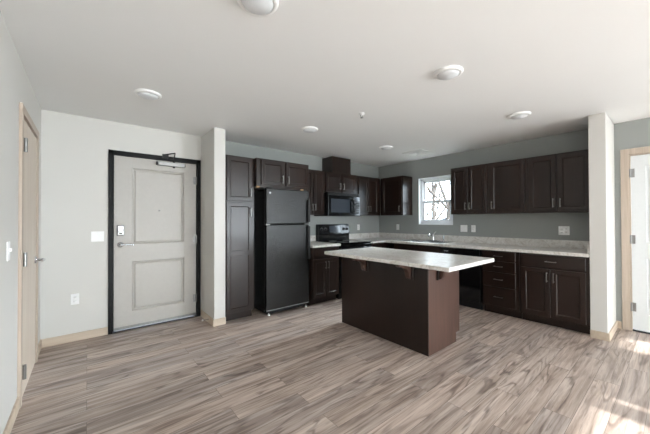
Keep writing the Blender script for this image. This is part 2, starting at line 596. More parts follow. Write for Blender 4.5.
# white door in the right wall: local x -> -Y, local y -> +X
d3 = structure('door_3', 'white panelled door with pale oak casing', (R, 0, 0), RIGHT)
f = MB(); casing(f, -dy1, -dy0, dt, 0.068)
f.box(-dy1, -dy1 + 0.012, 0, WT, 0, dt).box(-dy0 - 0.012, -dy0, 0, WT, 0, dt).box(-dy1, -dy0, 0, WT, dt - 0.012, dt)
f.build('door_casing', P['oak'], d3, 0.002)
lf = MB()
panel_leaf(lf, -dy1 + 0.015, -dy0 - 0.015, 0.022, dt - 0.016, [(-dy1 + 0.13, -dy0 - 0.13, 0.22, 0.85), (-dy1 + 0.13, -dy0 - 0.13, 1.02, 1.90)], 0.0, 0.038)
lf.build('door_leaf', P['doorwhite'], d3, 0.0015)
for z in (0.28, 1.06, 1.83):
    MB().tube([(-dy1 + 0.010, -0.008, z - 0.05), (-dy1 + 0.010, -0.008, z + 0.05)], 0.009, 10).box(-dy1 + 0.012, -dy1 + 0.045, -0.002, 0.001, z - 0.05, z + 0.05).build('hinge', P['nickel'], d3)
k = MB().lathe([(0.032, 0.0), (0.030, -0.008), (0.012, -0.011), (0.012, -0.05), (0.0, -0.052)], (-dy0 - 0.08, 0, 0.96), 'y', 22).build('door_lever', P['nickel'], d3)
MB().tube([(-dy0 - 0.08, -0.052, 0.96), (-dy0 - 0.19, -0.052, 0.96)], [0.011, 0.007], 12).build('lever_arm', P['nickel'], k)
MB().box(-dy1 + 0.012, -dy0 - 0.012, 0.0, WT, 0.0, 0.014).build('threshold', P['bronze'], d3, 0.003)

# ---------------------------------------------------------------- windows
# kitchen window: double hung, drywall return lined white; local x -> -Y, y -> +X
w1 = structure('window_1', 'white double-hung kitchen window above the sink', (R, 0, 0), RIGHT)
a, b = -wy1, -wy0
f = MB()
f.box(a, a + 0.012, -0.004, WT, wz0, wz1).box(b - 0.012, b, -0.004, WT, wz0, wz1).box(a, b, -0.004, WT, wz1 - 0.012, wz1).box(a, b, -0.010, WT, wz0, wz0 + 0.014)
f.build('window_reveal', P['vinyl'], w1, 0.002)
f = MB()
A, B, Z0, Z1 = a + 0.012, b - 0.012, wz0 + 0.014, wz1 - 0.012
zm = 1.625
f.box(A, A + 0.045, 0.055, WT, Z0, Z1).box(B - 0.045, B, 0.055, WT, Z0, Z1).box(A, B, 0.055, WT, Z1 - 0.04, Z1).box(A, B, 0.055, WT, Z0, Z0 + 0.04)
f.build('window_frame', P['vinyl'], w1, 0.003)
for (nm, z0, z1, y) in (('lower_sash', Z0 + 0.04, zm + 0.02, 0.062), ('upper_sash', zm - 0.02, Z1 - 0.04, 0.088)):
    f = MB(); s0, s1 = A + 0.045, B - 0.045
    f.box(s0, s0 + 0.035, y, y + 0.025, z0, z1).box(s1 - 0.035, s1, y, y + 0.025, z0, z1).box(s0, s1, y, y + 0.025, z0, z0 + 0.04).box(s0, s1, y, y + 0.025, z1 - 0.04, z1)
    if nm == 'upper_sash':
        f.box((s0 + s1) / 2 - 0.008, (s0 + s1) / 2 + 0.008, y + 0.006, y + 0.02, z0, z1)
    sash = f.build(nm, P['vinyl'], w1, 0.002)
    MB().box(s0 + 0.03, s1 - 0.03, y + 0.011, y + 0.014, z0 + 0.03, z1 - 0.03).build('pane', P['glass'], sash)
MB().box((A + B) / 2 - 0.03, (A + B) / 2 + 0.03, 0.05, 0.066, zm + 0.018, zm + 0.032).build('sash_lock', P['vinyl'], w1, 0.003)

# living-room window in the right wall, plus an added one for pantry sheen
for nm, lab, (a, b, z0, z1) in (('window_2', 'white living-room window next to the white door', (-sy1, -sy0, sz0, sz1)), ('added_window_5', 'added unseen tall window near the far corner behind the camera', (-qy1, -qy0, qz0, qz1))):
    w2 = structure(nm, lab, (R, 0, 0), RIGHT)
    f = MB()
    for x in (a, b - 0.05, (a + b) / 2 - 0.025):
        f.box(x, x + 0.05, 0.02, 0.10, z0, z1)
    f.box(a, b, 0.02, 0.10, z0, z0 + 0.05).box(a, b, 0.02, 0.10, z1 - 0.05, z1).box(a, b, -0.015, 0.02, z0 - 0.001, z0 + 0.015)
    f.build('window_frame', P['vinyl'], w2, 0.003)
    MB().box(a + 0.04, b - 0.04, 0.055, 0.060, z0 + 0.04, z1 - 0.04).build('pane', P['glass'], w2)

# patio door and narrow window behind the camera
w3 = structure('window_3', 'sliding patio door behind the camera', (0, F, 0))
f = MB()
f.box(px0, px0 + 0.06, -0.10, -0.02, 0.02, pt).box(2.71, 2.915, -0.10, -0.02, 0.02, pt)
f.box(px0, px1, -0.11, -0.02, 0, 0.05)
f.build('window_frame', P['vinyl'], w3, 0.003)
MB().box(px0 + 0.04, px1, -0.066, -0.060, 0.04, pt).build('pane', P['glass'], w3)
w6 = structure('added_window_6', 'added unseen window behind the camera, left of the patio door', (0, F, 0))  # no such window known; added to even out light on the left
f = MB()
for x in (bx0, (bx0 + bx1) / 2 - 0.025, bx1 - 0.05):
    f.box(x, x + 0.05, -0.10, -0.02, bz0, bz1)
f.box(bx0, bx1, -0.10, 0.012, bz0, bz0 + 0.05).box(bx0, bx1, -0.10, -0.02, bz1 - 0.05, bz1)
f.build('window_frame', P['vinyl'], w6, 0.003)
MB().box(bx0 + 0.04, bx1 - 0.04, -0.066, -0.060, bz0 + 0.04, bz1 - 0.04).build('pane', P['glass'], w6)
w4 = structure('window_4', 'narrow window behind the camera', (0, F, 0))
f = MB()
f.box(nx0, nx1, -0.10, 0.01, 0.40, 0.44)
f.build('window_frame', P['vinyl'], w4, 0.003)
MB().box(nx0, nx1, -0.066, -0.060, 0.42, 2.05).build('pane', P['glass'], w4)


# ---------------------------------------------------------------- cabinet parts
def bar_pull(parent, x, z, length, vertical, y):
    mb = MB(); h_ = length / 2
    if vertical:
        mb.box(x - 0.0045, x + 0.0045, y - 0.032, y - 0.024, z - h_, z + h_)
        for q in (-1, 1):
            mb.box(x - 0.005, x + 0.005, y - 0.026, y, z + q * (h_ - 0.012) - 0.006, z + q * (h_ - 0.012) + 0.006)
    else:
        mb.box(x - h_, x + h_, y - 0.032, y - 0.024, z - 0.0045, z + 0.0045)
        for q in (-1, 1):
            mb.box(x + q * (h_ - 0.012) - 0.006, x + q * (h_ - 0.012) + 0.006, y - 0.026, y, z - 0.005, z + 0.005)
    return mb.build('handle', P['nickel'], parent, 0.0025)


DT = 0.020       # door thickness


def shaker(parent, x0, x1, z0, z1, handle=None, name='door', rail=0.052, hl=0.115):
    """framed door with recessed panel; front at y = -DT, back at y = 0"""
    mb = MB()
    mb.loft_rect(x0, x1, z0, z1, [(0, 0), (0, -DT + 0.002), (0.002, -DT), (rail - 0.003, -DT), (rail, -DT + 0.002), (rail + 0.006, -DT + 0.008), (rail + 0.008, -DT + 0.008)])
    mb._add([(x0, 0, z0), (x1, 0, z0), (x1, 0, z1), (x0, 0, z1)], [(0, 3, 2, 1)])
    d = mb.build(name, P['cab'], parent)
    if handle:
        bar_pull(d, handle[0], handle[1], hl, True, -DT)
    return d


def drawer(parent, x0, x1, z0, z1, hl=0.115, handle=True):
    mb = MB()
    mb.loft_rect(x0, x1, z0, z1, [(0, 0), (0, -DT + 0.004), (0.005, -DT)])
    mb._add([(x0, 0, z0), (x1, 0, z0), (x1, 0, z1), (x0, 0, z1)], [(0, 3, 2, 1)])
    d = mb.build('drawer', P['cab'], parent)
    if handle:
        bar_pull(d, (x0 + x1) / 2, (z0 + z1) / 2, hl, False, -DT)
    return d


def carcass(parent, w_, dep, z0, z1, toe=0.0, name='carcass'):
    mb = MB()
    if toe:
        mb.box(0, w_, 0.0, dep, toe, z1).box(0, w_, 0.075, dep, 0.0, toe)
    else:
        mb.box(0, w_, 0.0, dep, z0, z1)
    return mb.build(name, P['cab'], parent, 0.0015)


G = 0.014        # face-frame reveal


def wall_cab(label, loc, rz, w_, z0, z1, dep, doors, group=None, name='wall_cabinet'):
    """doors = [(x0, x1, handle_x or None)]"""
    t = thing(name, label, 'cabinet', (loc[0], loc[1], z0), rz, group)
    h_ = z1 - z0
    carcass(t, w_, dep - 0.002, 0, h_)
    for (a_, b_, hx) in doors:
        shaker(t, a_, b_, 0.018, h_ - 0.022, (hx, 0.018 + 0.105) if hx is not None else None)
    return t


UZ0, UZ1, UD = 1.38, 2.125, 0.31

# ---- back wall run (local x = +X)
PF = 3.60 + DT     # pantry face-frame plane
t = thing('pantry_cabinet', 'tall dark pantry cabinet beside the white wing wall', 'cabinet', (1.345, PF, 0))
carcass(t, 0.385, D - PF - 0.002, 0, 2.125, 0.10)
shaker(t, 0.006, 0.352, 1.545, 2.105, (0.325, 1.66))
pd = shaker(t, 0.006, 0.352, 0.118, 1.525, (0.325, 1.40))
MB().box(0.056, 0.302, -DT, -DT + 0.010, 0.835, 0.905).build('mid_rail', P['cab'], pd, 0.003)

FF = 3.53 + DT
t = thing('wall_cabinet', 'short dark two-door cabinet above the black refrigerator', 'cabinet', (1.732, FF, 1.755))
carcass(t, 0.852, D - FF - 0.002, 0, 0.37)
shaker(t, 0.062, 0.415, 0.018, 0.348, (0.385, 0.105), rail=0.05)
shaker(t, 0.447, 0.832, 0.018, 0.348, (0.477, 0.105), rail=0.05)
MB().box(0.0, 0.852, 0.012, 0.045, -0.020, 0.0).build('mounting_rail', P['cab'], t)
for x in (0.0, 0.71):
    MB().box(x, x + 0.05, 0.002, 0.030, -0.026, -0.004).build('wood_block', P['rawwood'], t, 0.003)

UF = D - UD        # upper face plane on the back wall
wall_cab('dark two-door wall cabinet between refrigerator and microwave', (2.588, UF), 0, 0.530, UZ0, UZ1, UD,
         [(0.018, 0.282, 0.256), (0.290, 0.514, 0.314)])
t = wall_cab('short dark two-door cabinet right above the microwave', (3.121, UF), 0, 0.762, 1.765, UZ1, UD,
             [(0.020, 0.365, 0.338), (0.397, 0.742, 0.424)])
wall_cab('dark two-door wall cabinet between microwave and corner', (3.886, UF), 0, 0.68, UZ0, UZ1, UD,
         [(0.050, 0.325, 0.298), (0.333, 0.606, 0.360)])
t = thing('duct_cover', 'dark wooden box hiding the vent duct, reaching toward the ceiling', 'duct cover', (3.32, 3.856, UZ1))
MB().box(0, 0.45, 0, D - 3.856, 0, 2.415 - UZ1).build('casing', P['cab'], t, 0.002)
MB().box(-0.004, 0.454, -0.004, 0.012, 0, 0.018).build('trim_strip', P['cab'], t, 0.002)

# ---- right wall uppers
XF = R - UD
wall_cab('dark single-door wall cabinet in the corner left of the window', (XF, D - UD), RIGHT, 0.535, UZ0, UZ1, UD,
         [(0.05, 0.518, 0.478)])
wall_cab('dark two-door wall cabinet just right of the window', (XF, 2.366), RIGHT, 0.572, UZ0, UZ1, UD,
         [(0.018, 0.275, 0.247), (0.283, 0.548, 0.311)])
wall_cab('dark single-door wall cabinet between two double-door ones', (XF, 1.793), RIGHT, 0.486, UZ0, UZ1, UD,
         [(0.028, 0.462, 0.056)])
wall_cab('dark two-door wall cabinet against the white wing wall', (XF, 1.306), RIGHT, 0.664, UZ0, UZ1, UD,
         [(0.025, 0.318, 0.290), (0.334, 0.640, 0.362)])

# ---- base cabinets
BF = 3.50          # face plane of back-wall base units
t = thing('base_cabinet', 'dark base cabinet with drawer between refrigerator and range', 'cabinet', (2.60, BF, 0))
carcass(t, 0.552, D - BF - 0.002, 0, 0.876, 0.10)
drawer(t, 0.018, 0.534, 0.715, 0.858, handle=False)
shaker(t, 0.018, 0.272, 0.118, 0.695, (0.247, 0.60))
shaker(t, 0.280, 0.534, 0.118, 0.695, (0.305, 0.60))
t = thing('base_cabinet', 'dark blind base cabinet in the corner right of the range', 'cabinet', (3.927, BF, 0))
carcass(t, R - 3.929, D - BF - 0.002, 0, 0.876, 0.10)
shaker(t, 0.02, 0.34, 0.118, 0.858, (0.05, 0.76), rail=0.05)

RF = 4.306         # face plane of right-wall base units
t = thing('base_cabinet', 'dark two-door base cabinet with wide drawer against wing wall', 'cabinet', (RF, 1.312, 0), RIGHT)
carcass(t, 0.672, R - RF - 0.002, 0, 0.876, 0.10)
drawer(t, 0.020, 0.640, 0.715, 0.858)
shaker(t, 0.020, 0.318, 0.118, 0.695, (0.290, 0.60), hl=0.12)
shaker(t, 0.328, 0.640, 0.118, 0.695, (0.356, 0.60), hl=0.12)
t = thing('base_cabinet', 'dark bank of four stacked drawers right of the dishwasher', 'cabinet', (RF, 1.776, 0), RIGHT)
carcass(t, 0.460, R - RF - 0.002, 0, 0.876, 0.10)
for z0, z1 in ((0.745, 0.860), (0.595, 0.730), (0.395, 0.580), (0.125, 0.380)):
    drawer(t, 0.022, 0.420, z0, z1)
t = thing('base_cabinet', 'dark sink base cabinet left of the dishwasher', 'cabinet', (RF, 3.30, 0), RIGHT)
carcass(t, 0.905, R - RF - 0.002, 0, 0.70, 0.10)
mb = MB().box(0, 0.905, 0, 0.02, 0.70, 0.876).build('false_front', P['cab'], t, 0.002)
shaker(t, 0.020, 0.445, 0.118, 0.685, (0.417, 0.60))
shaker(t, 0.460, 0.885, 0.118, 0.685, (0.488, 0.60))

# ---- dishwasher
t = thing('dishwasher', 'black built-in dishwasher left of the drawer bank', 'dishwasher', (RF - 0.02, 2.388, 0), RIGHT)
MB().box(0.004, 0.602, 0.03, 0.56, 0.10, 0.868).build('body', P['blackmatte'], t)
dd = MB().box(0.006, 0.600, -0.006, 0.03, 0.125, 0.735).build('door', P['black'], t, 0.005)
cp = MB().box(0.006, 0.600, -0.010, 0.03, 0.742, 0.866).build('control_panel', P['black'], t, 0.005)
MB().box(0.16, 0.45, -0.030, -0.010, 0.752, 0.775).build('handle', P['display'], cp, 0.005)
for k in range(4):
    MB().box(0.07 + k * 0.018, 0.08 + k * 0.018, -0.012, -0.010, 0.81, 0.82).build('button', P['grey_print'], cp)
MB().box(0.006, 0.600, 0.05, 0.07, 0.012, 0.12).build('kick_plate', P['blackmatte'], t, 0.002)

# ---- countertops
CT0, CT1 = 0.876, 0.914
t = thing('countertop', 'short speckled laminate countertop between refrigerator and range', 'countertop', (2.595, 0, CT0))
MB().box(0, 0.560, BF - 0.045, D, 0, CT1 - CT0).build('slab', P['counter'], t, 0.006)
MB().box(0, 0.560, D - 0.02, D, CT1 - CT0, 0.142).build('backsplash', P['counter'], t, 0.003)

SX0, SX1, SY0, SY1 = 4.345, 4.745, 2.43, 3.22     # sink cut-out
CX = RF - 0.045
t = thing('countertop', 'L-shaped speckled laminate countertop running under the window to the wing wall', 'countertop', (0, 0, CT0))
sl = MB()
tk = CT1 - CT0
outline = [(3.925, BF - 0.045), (CX, BF - 0.045), (CX, RP[2] + 0.002), (R, RP[2] + 0.002), (R, D), (3.925, D)]
# slab split round the sink opening so the bowls really sit in a hole
sl.prism([(3.925, BF - 0.045), (CX, BF - 0.045), (CX, SY1), (R, SY1), (R, D), (3.925, D)], 'z', 0, tk)
sl.box(CX, SX0, SY0, SY1, 0, tk).box(SX1, R, SY0, SY1, 0, tk)
sl.prism([(CX, SY0), (CX, RP[2] + 0.002), (R, RP[2] + 0.002), (R, SY0)], 'z', 0, tk)
sl.build('slab', P['counter'], t)
MB().box(3.925, R - 0.02, D - 0.02, D, tk, 0.142).box(R - 0.02, R, RP[2] + 0.002, D, tk, 0.142).box(4.30, R - 0.02, RP[2] + 0.002, RP[2] + 0.02, tk, 0.142).build('backsplash', P['counter'], t)

# ---- sink and faucet
t = thing('sink', 'stainless double-bowl drop-in sink in the counter under window', 'sink', (0, 0, CT1))
rim = MB()
q = 0.018
ym = (SY0 + SY1) / 2
rim.box(SX0 - q, SX1 + 0.075, SY0 - q, SY0 + 0.012, 0, 0.005).box(SX0 - q, SX1 + 0.075, SY1 - 0.012, SY1 + q, 0, 0.005)
rim.box(SX0 - q, SX0 + 0.012, SY0, SY1, 0, 0.005).box(SX1 - 0.03, SX1 + 0.075, SY0, SY1, 0, 0.005).box(SX0, SX1, ym - 0.015, ym + 0.015, 0, 0.005)
rim.build('rim', P['steel'], t, 0.002)
for (b0, b1) in ((SY0 + 0.010, ym - 0.013), (ym + 0.013, SY1 - 0.010)):
    bw = MB()
    x0, x1 = SX0 + 0.010, SX1 - 0.028
    pr = [(0, 0.003), (0.004, -0.01), (0.012, -0.15), (0.035, -0.172)]
    vs_, fs = [], []
    for i, z in pr:
        vs_ += [(x0 + i, b0 + i, z), (x1 - i, b0 + i, z), (x1 - i, b1 - i, z), (x0 + i, b1 - i, z)]
    for k in range(3):
        for j in range(4):
            fs.append((k * 4 + j, k * 4 + (j + 1) % 4, k * 4 + 4 + (j + 1) % 4, k * 4 + 4 + j))
    fs.append((12, 13, 14, 15))
    bw._add(vs_, fs)
    bowl = bw.build('bowl', P['steel'], t)
    MB().lathe([(0.045, -0.1715), (0.045, -0.168), (0.030, -0.168), (0.022, -0.170)], ((x0 + x1) / 2, (b0 + b1) / 2, 0), 'z', 24).build('drain', P['chrome'], bowl)
t = thing('faucet', 'chrome single-lever kitchen faucet behind the sink', 'faucet', (4.785, 2.80, CT1 + 0.005))
MB().box(-0.028, 0.028, -0.12, 0.12, 0, 0.010).build('base_plate', P['chrome'], t, 0.004)
MB().lathe([(0.026, 0.010), (0.024, 0.03), (0.022, 0.085), (0.018, 0.10), (0.0, 0.104)], seg=20).build('body', P['chrome'], t)
MB().tube([(0, 0, 0.06), (-0.06, 0, 0.105), (-0.11, 0, 0.113), (-0.15, 0, 0.10), (-0.16, 0, 0.082)], [0.014, 0.013, 0.012, 0.012, 0.012], 12).build('spout', P['chrome'], t)
MB().tube([(0, 0, 0.10), (0.012, -0.015, 0.13), (0.03, -0.04, 0.16)], [0.009, 0.007, 0.006], 10).build('lever', P['chrome'], t)
t = thing('sprayer', 'small side sprayer standing right of the faucet', 'sprayer', (4.785, 2.60, CT1 + 0.005))
MB().lathe([(0.022, 0.0), (0.020, 0.012), (0.012, 0.016)], seg=16).build('collar', P['chrome'], t)
MB().lathe([(0.011, 0.016), (0.013, 0.06), (0.016, 0.085), (0.012, 0.098), (0.0, 0.10)], seg=16).build('head', P['steel'], t)

# ---- refrigerator
fx0, fw_, ff = 1.862, 0.705, 3.520
t = thing('refrigerator', 'black textured top-freezer refrigerator beside the pantry', 'refrigerator', (fx0, ff, 0))
MB().box(0.004, fw_ - 0.004, 0.075, D - ff - 0.035, 0.03, 1.715).build('body', P['fridge'], t, 0.004)
MB().box(0.01, fw_ - 0.01, 0.06, 0.076, 0.09, 1.70).build('gasket', P['rubber'], t)
fz = MB().box(0, fw_, 0, 0.06, 1.240, 1.727).build('freezer_door', P['fridge'], t, 0.010, 3)
fd = MB().box(0, fw_, 0, 0.06, 0.075, 1.228).build('fresh_food_door', P['fridge'], t, 0.010, 3)
for par, z0, z1 in ((fz, 1.265, 1.60), (fd, 0.72, 1.205)):
    hm = MB()
    hm.prism([(0.655, -0.004), (0.665, -0.045), (0.700, -0.045), (0.704, -0.004)], 'z', z0, z1)
    hm.build('handle', P['blackmatte'], par, 0.008, 3)
MB().lathe([(0.015, -0.002), (0.013, 0.0)], (0.055, 0, 1.665), 'y', 18).build('badge', P['nickel'], fz)
MB().box(0.005, 0.06, 0.01, 0.055, 1.228, 1.240).build('hinge', P['nickel'], t)
MB().box(0.650, fw_ - 0.004, 0.01, 0.055, 1.228, 1.240).build('hinge', P['nickel'], t)
MB().box(0.02, 0.09, 0.01, 0.10, 1.727, 1.742).build('hinge_cover', P['blackmatte'], t, 0.004)
gm = MB().box(0.02, fw_ - 0.02, 0.03, 0.05, 0.018, 0.068)
gm.build('base_grille', P['blackmatte'], t, 0.003)
MB().box(0.0, fw_, 0.002, 0.012, 0.066, 0.076).build('kick_trim', P['grey_print'], t)
for x in (0.03, fw_ - 0.06):
    MB().lathe([(0.018, 0.0), (0.018, 0.015), (0.008, 0.016), (0.008, 0.03)], (x + 0.015, 0.025, 0), 'z', 14).build('foot', P['plastic'], t)
    MB().lathe([(0.018, 0.0), (0.018, 0.015), (0.008, 0.016), (0.008, 0.03)], (x + 0.015, 0.52, 0), 'z', 14).build('foot', P['plastic'], t)

# ---- range
rx, rw, rf = 3.163, 0.755, 3.475
t = thing('range', 'black freestanding electric range below the microwave', 'stove', (rx, rf, 0))
MB().box(0, rw, 0.03, D - rf - 0.012, 0.10, 0.900).box(0.01, rw - 0.01, 0.06, D - rf - 0.02, 0.0, 0.10).build('body', P['black'], t, 0.003)
ck = MB().box(-0.001, rw + 0.001, 0.0, D - rf - 0.06, 0.900, 0.918).build('cooktop', P['blackglass'], t, 0.005)
for (x, y, r_) in ((0.20, 0.16, 0.10), (0.56, 0.16, 0.075), (0.20, 0.42, 0.075), (0.56, 0.42, 0.10)):
    MB().lathe([(r_, 0.0), (r_, 0.0012), (r_ - 0.006, 0.0012), (r_ - 0.006, 0.0)], (x, y, 0.918), 'z', 36).build('burner_ring', P['grey_print'], ck)
od = MB().box(0.004, rw - 0.004, 0.0, 0.035, 0.285, 0.880).build('oven_door', P['black'], t, 0.006)
MB().box(0.13, rw - 0.13, -0.003, 0.0, 0.42, 0.70).build('oven_window', P['blackglass'], od, 0.002)
MB().tube([(0.06, -0.045, 0.825), (rw - 0.06, -0.045, 0.825)], 0.011, 12).box(0.07, 0.09, -0.045, 0.0, 0.815, 0.835).box(rw - 0.09, rw - 0.07, -0.045, 0.0, 0.815, 0.835).build('handle', P['black'], od)
MB().box(0.004, rw - 0.004, 0.004, 0.035, 0.105, 0.272).build('storage_drawer', P['black'], t, 0.006)
# control panel at the back, face leaning back a little
by = D - rf - 0.012
bgm = MB().prism([(by - 0.075, 0.918), (by - 0.075, 1.030), (by - 0.085, 1.040), (by - 0.060, 1.205), (by - 0.045, 1.215), (by, 1.215), (by, 0.918)], 'x', 0.0, rw)
bgd = bgm.build('backguard', P['black'], t, 0.004)
yf = lambda z: by - 0.085 + (z - 1.04) / 0.165 * 0.025


def knob(x, z):
    y = yf(z)
    MB().lathe([(0.026, 0.004), (0.024, -0.010), (0.018, -0.012), (0.016, -0.026), (0.0, -0.027)], (x, y, z), 'y', 20).build('knob', P['blackmatte'], bgd)
    MB().lathe([(0.034, 0.003), (0.034, -0.0015), (0.030, -0.0015), (0.030, 0.003)], (x, y, z), 'y', 28).build('dial_print', P['grey_print'], bgd)


for x, z in ((0.075, 1.12), (0.165, 1.12), (0.610, 1.12), (0.695, 1.12)):
    knob(x, z)
MB().prism([(yf(1.065) - 0.002, 1.065), (yf(1.185) - 0.002, 1.185), (yf(1.185) + 0.004, 1.185), (yf(1.065) + 0.004, 1.065)], 'x', 0.255, 0.525).build('display', P['display'], bgd)

# ---- microwave
mx, mw, mf = 3.130, 0.758, 3.735
t = thing('microwave', 'black over-the-range microwave hung below the short cabinet', 'microwave', (mx, mf, 1.362))
mh = 0.400
MB().box(0, mw, 0.03, D - mf, 0, mh).build('body', P['blackmatte'], t, 0.003)
md = MB().box(0.0, 0.590, 0, 0.03, 0.004, mh - 0.045).build('door', P['black'], t, 0.005)
MB().box(0.055, 0.50, -0.002, 0.0, 0.06, mh - 0.105).build('door_window', P['display'], md, 0.002)  # paler than the door: a reflection put into the colour
MB().tube([(0.556, -0.004, 0.05), (0.556, -0.040, 0.085), (0.556, -0.046, 0.175), (0.556, -0.040, 0.265), (0.556, -0.004, 0.30)], 0.012, 12).build('handle', P['black'], md)
cp = MB().box(0.594, mw, 0, 0.03, 0.004, mh - 0.045).build('control_panel', P['black'], t, 0.005)
MB().box(0.615, 0.735, -0.0015, 0, 0.285, 0.335).build('display', P['display'], cp)
for r_ in range(5):
    for c_ in range(3):
        MB().box(0.618 + c_ * 0.041, 0.650 + c_ * 0.041, -0.0015, 0, 0.045 + r_ * 0.044, 0.072 + r_ * 0.044).build('button', P['blackmatte'], cp)
vg = MB()
vg.box(0, mw, 0.006, 0.03, mh - 0.042, mh)
for k in range(4):
    vg.box(0.03, mw - 0.03, 0.0, 0.008, mh - 0.037 + k * 0.009, mh - 0.033 + k * 0.009)
vg.build('vent_grille', P['blackmatte'], t)

# ---------------------------------------------------------------- island
ix0, ix1, iy0, iy1 = 2.500, 3.113, 1.520, 2.725
t = thing('kitchen_island', 'dark kitchen island base under the overhanging speckled top', 'island', (0, 0, 0))
MB().box(ix0 + 0.016, ix1, iy0 + 0.016, iy1, 0.10, CT0).box(ix0 + 0.016, ix1 - 0.075, iy0 + 0.016, iy1, 0, 0.10).build('carcass', P['cab'], t)
MB().box(ix0, ix0 + 0.016, iy0, iy1, 0, CT0).build('back_panel', P['cab'], t, 0.002)
MB().prism([(ix0 + 0.016, 0), (ix1 - 0.075, 0), (ix1 - 0.075, 0.10), (ix1, 0.10), (ix1, CT0), (ix0 + 0.016, CT0)], 'y', iy0, iy0 + 0.016).build('end_panel', P['cab_lit'], t, 0.001)


def corbel(parent, base, rz):
    """profile leaves a wall plane (local y = 0) towards -y; top at z = 0"""
    mb = MB()
    pts = [(0, 0), (-0.20, 0), (-0.20, -0.030), (-0.185, -0.036)]
    for k in range(9):
        a_ = math.pi / 2 * k / 8
        pts.append((-0.175 + 0.125 * math.sin(a_), -0.040 - 0.085 * (1 - math.cos(a_))))
    pts += [(-0.042, -0.150), (-0.030, -0.165), (0, -0.165)]
    mb.prism(pts, 'x', -0.024, 0.024)
    o = mb.build('corbel', P['cab_lit'], parent, 0.003)
    o.location = base; o.rotation_euler = (0, 0, rz)
    MB().box(-0.05, 0.05, -0.018, 0, -0.175, 0).build('back_plate', P['cab'], o, 0.003)


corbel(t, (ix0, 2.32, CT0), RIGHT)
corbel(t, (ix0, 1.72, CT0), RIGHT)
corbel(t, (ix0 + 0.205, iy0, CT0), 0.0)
# working side of the island, fronts to +X
isl = t
for k in range(2):
    y0 = iy0 + 0.02 + k * 0.595
    for nm, z0, z1 in (('drawer', 0.715, 0.858), ('door', 0.118, 0.695)):
        mb = MB().box(ix1, ix1 + DT, y0, y0 + 0.575, z0, z1)
        dd = mb.build(nm, P['cab'], isl, 0.003)
        if nm == 'drawer':
            MB().box(ix1 + DT + 0.024, ix1 + DT + 0.032, y0 + 0.23, y0 + 0.345, 0.78, 0.792).box(ix1 + DT, ix1 + DT + 0.026, y0 + 0.24, y0 + 0.25, 0.781, 0.791).box(ix1 + DT, ix1 + DT + 0.026, y0 + 0.325, y0 + 0.335, 0.781, 0.791).build('handle', P['nickel'], dd, 0.002)
        else:
            yy = y0 + (0.54 if k == 0 else 0.035)
            MB().box(ix1 + DT + 0.024, ix1 + DT + 0.032, yy - 0.006, yy + 0.006, 0.54, 0.655).box(ix1 + DT, ix1 + DT + 0.026, yy - 0.005, yy + 0.005, 0.55, 0.56).box(ix1 + DT, ix1 + DT + 0.026, yy - 0.005, yy + 0.005, 0.635, 0.645).build('handle', P['nickel'], dd, 0.002)
it = MB().box(2.228, 3.115, 1.165, 2.745, CT0 + 0.0005, CT1 + 0.0005).build('island_countertop', P['counter'], None, 0.008, 3)
tag(it, 'large pale speckled laminate slab on top of the island', 'countertop')


# ---------------------------------------------------------------- plates on the walls
def plate(name, label, loc, rz, gang, kind, cat, group=None):
    t_ = thing(name, label, cat, loc, rz, group)
    w_ = 0.07 + 0.046 * (gang - 1)
    MB().box(-w_ / 2, w_ / 2, -0.006, 0, -0.0575, 0.0575).build('cover_plate', P['plastic'], t_, 0.003)
    for g in range(gang):
        x = (g - (gang - 1) / 2) * 0.046
        if kind[g] == 'o':
            for s in (-1, 1):
                r_ = MB().lathe([(0.017, -0.006), (0.017, -0.008), (0.0, -0.0085)], (x, 0, s * 0.02), 'y', 18).build('receptacle', P['plastic'], t_)
                MB().box(x - 0.007, x - 0.005, -0.0092, -0.008, s * 0.02 - 0.003, s * 0.02 + 0.006).box(x + 0.005, x + 0.007, -0.0092, -0.008, s * 0.02 - 0.003, s * 0.02 + 0.006).build('slot', P['rubber'], r_)
        else:
            MB().box(x - 0.006, x + 0.006, -0.018, -0.006, -0.002, 0.016).box(x - 0.010, x + 0.010, -0.0075, -0.006, -0.02, 0.02).build('toggle', P['plastic'], t_, 0.002)
    return t_


plate('light_switch', 'white double toggle switch plate left of the entry door', (0.088, D, 1.117), 0, 2, 'tt', 'switch')
plate('outlet', 'white outlet low on wall left of the entry door', (-0.102, D, 0.45), 0, 1, 'o', 'outlet')
plate('light_switch', 'white single switch plate on the left wall before the closet door', (L, 2.56, 1.115), LEFTW, 1, 't', 'switch')
plate('outlet', 'white outlet above the counter right of the range', (4.261, D, 1.143), 0, 1, 'o', 'outlet')
plate('outlet', 'white outlet under the corner cabinet left of the window', (R, 3.642, 1.143), RIGHT, 1, 'o', 'outlet')
plate('light_switch', 'wide white switch plate nearest the window on its right', (R, 2.301, 1.145), RIGHT, 2, 'tt', 'switch')
plate('outlet', 'narrow white outlet beside the wide switch plate', (R, 2.146, 1.145), RIGHT, 1, 'o', 'outlet')
plate('outlet', 'wide white outlet plate above counter near the wing wall', (R, 0.978, 1.145), RIGHT, 2, 'oo', 'outlet')

# door stop on the wing wall's baseboard
t = thing('door_stop', 'small white spring door stop on wing wall baseboard', 'door stop', (LP[0] - BT, 3.79, 0.045), 0)
pts = []
for k in range(73):
    a = k / 72 * 2 * math.pi * 9
    pts.append((-0.005 - 0.06 * k / 72, 0.007 * math.cos(a), 0.007 * math.sin(a)))
MB().tube(pts, 0.0016, 6).build('spring', P['steel'], t)
MB().lathe([(0.009, 0.0), (0.009, -0.014), (0.0, -0.016)], (-0.063, 0, 0), 'x', 14).build('rubber_tip', P['plastic'], t)
MB().lathe([(0.010, 0.0), (0.010, -0.006), (0.0, -0.007)], (0, 0, 0), 'x', 14).build('mount', P['steel'], t)

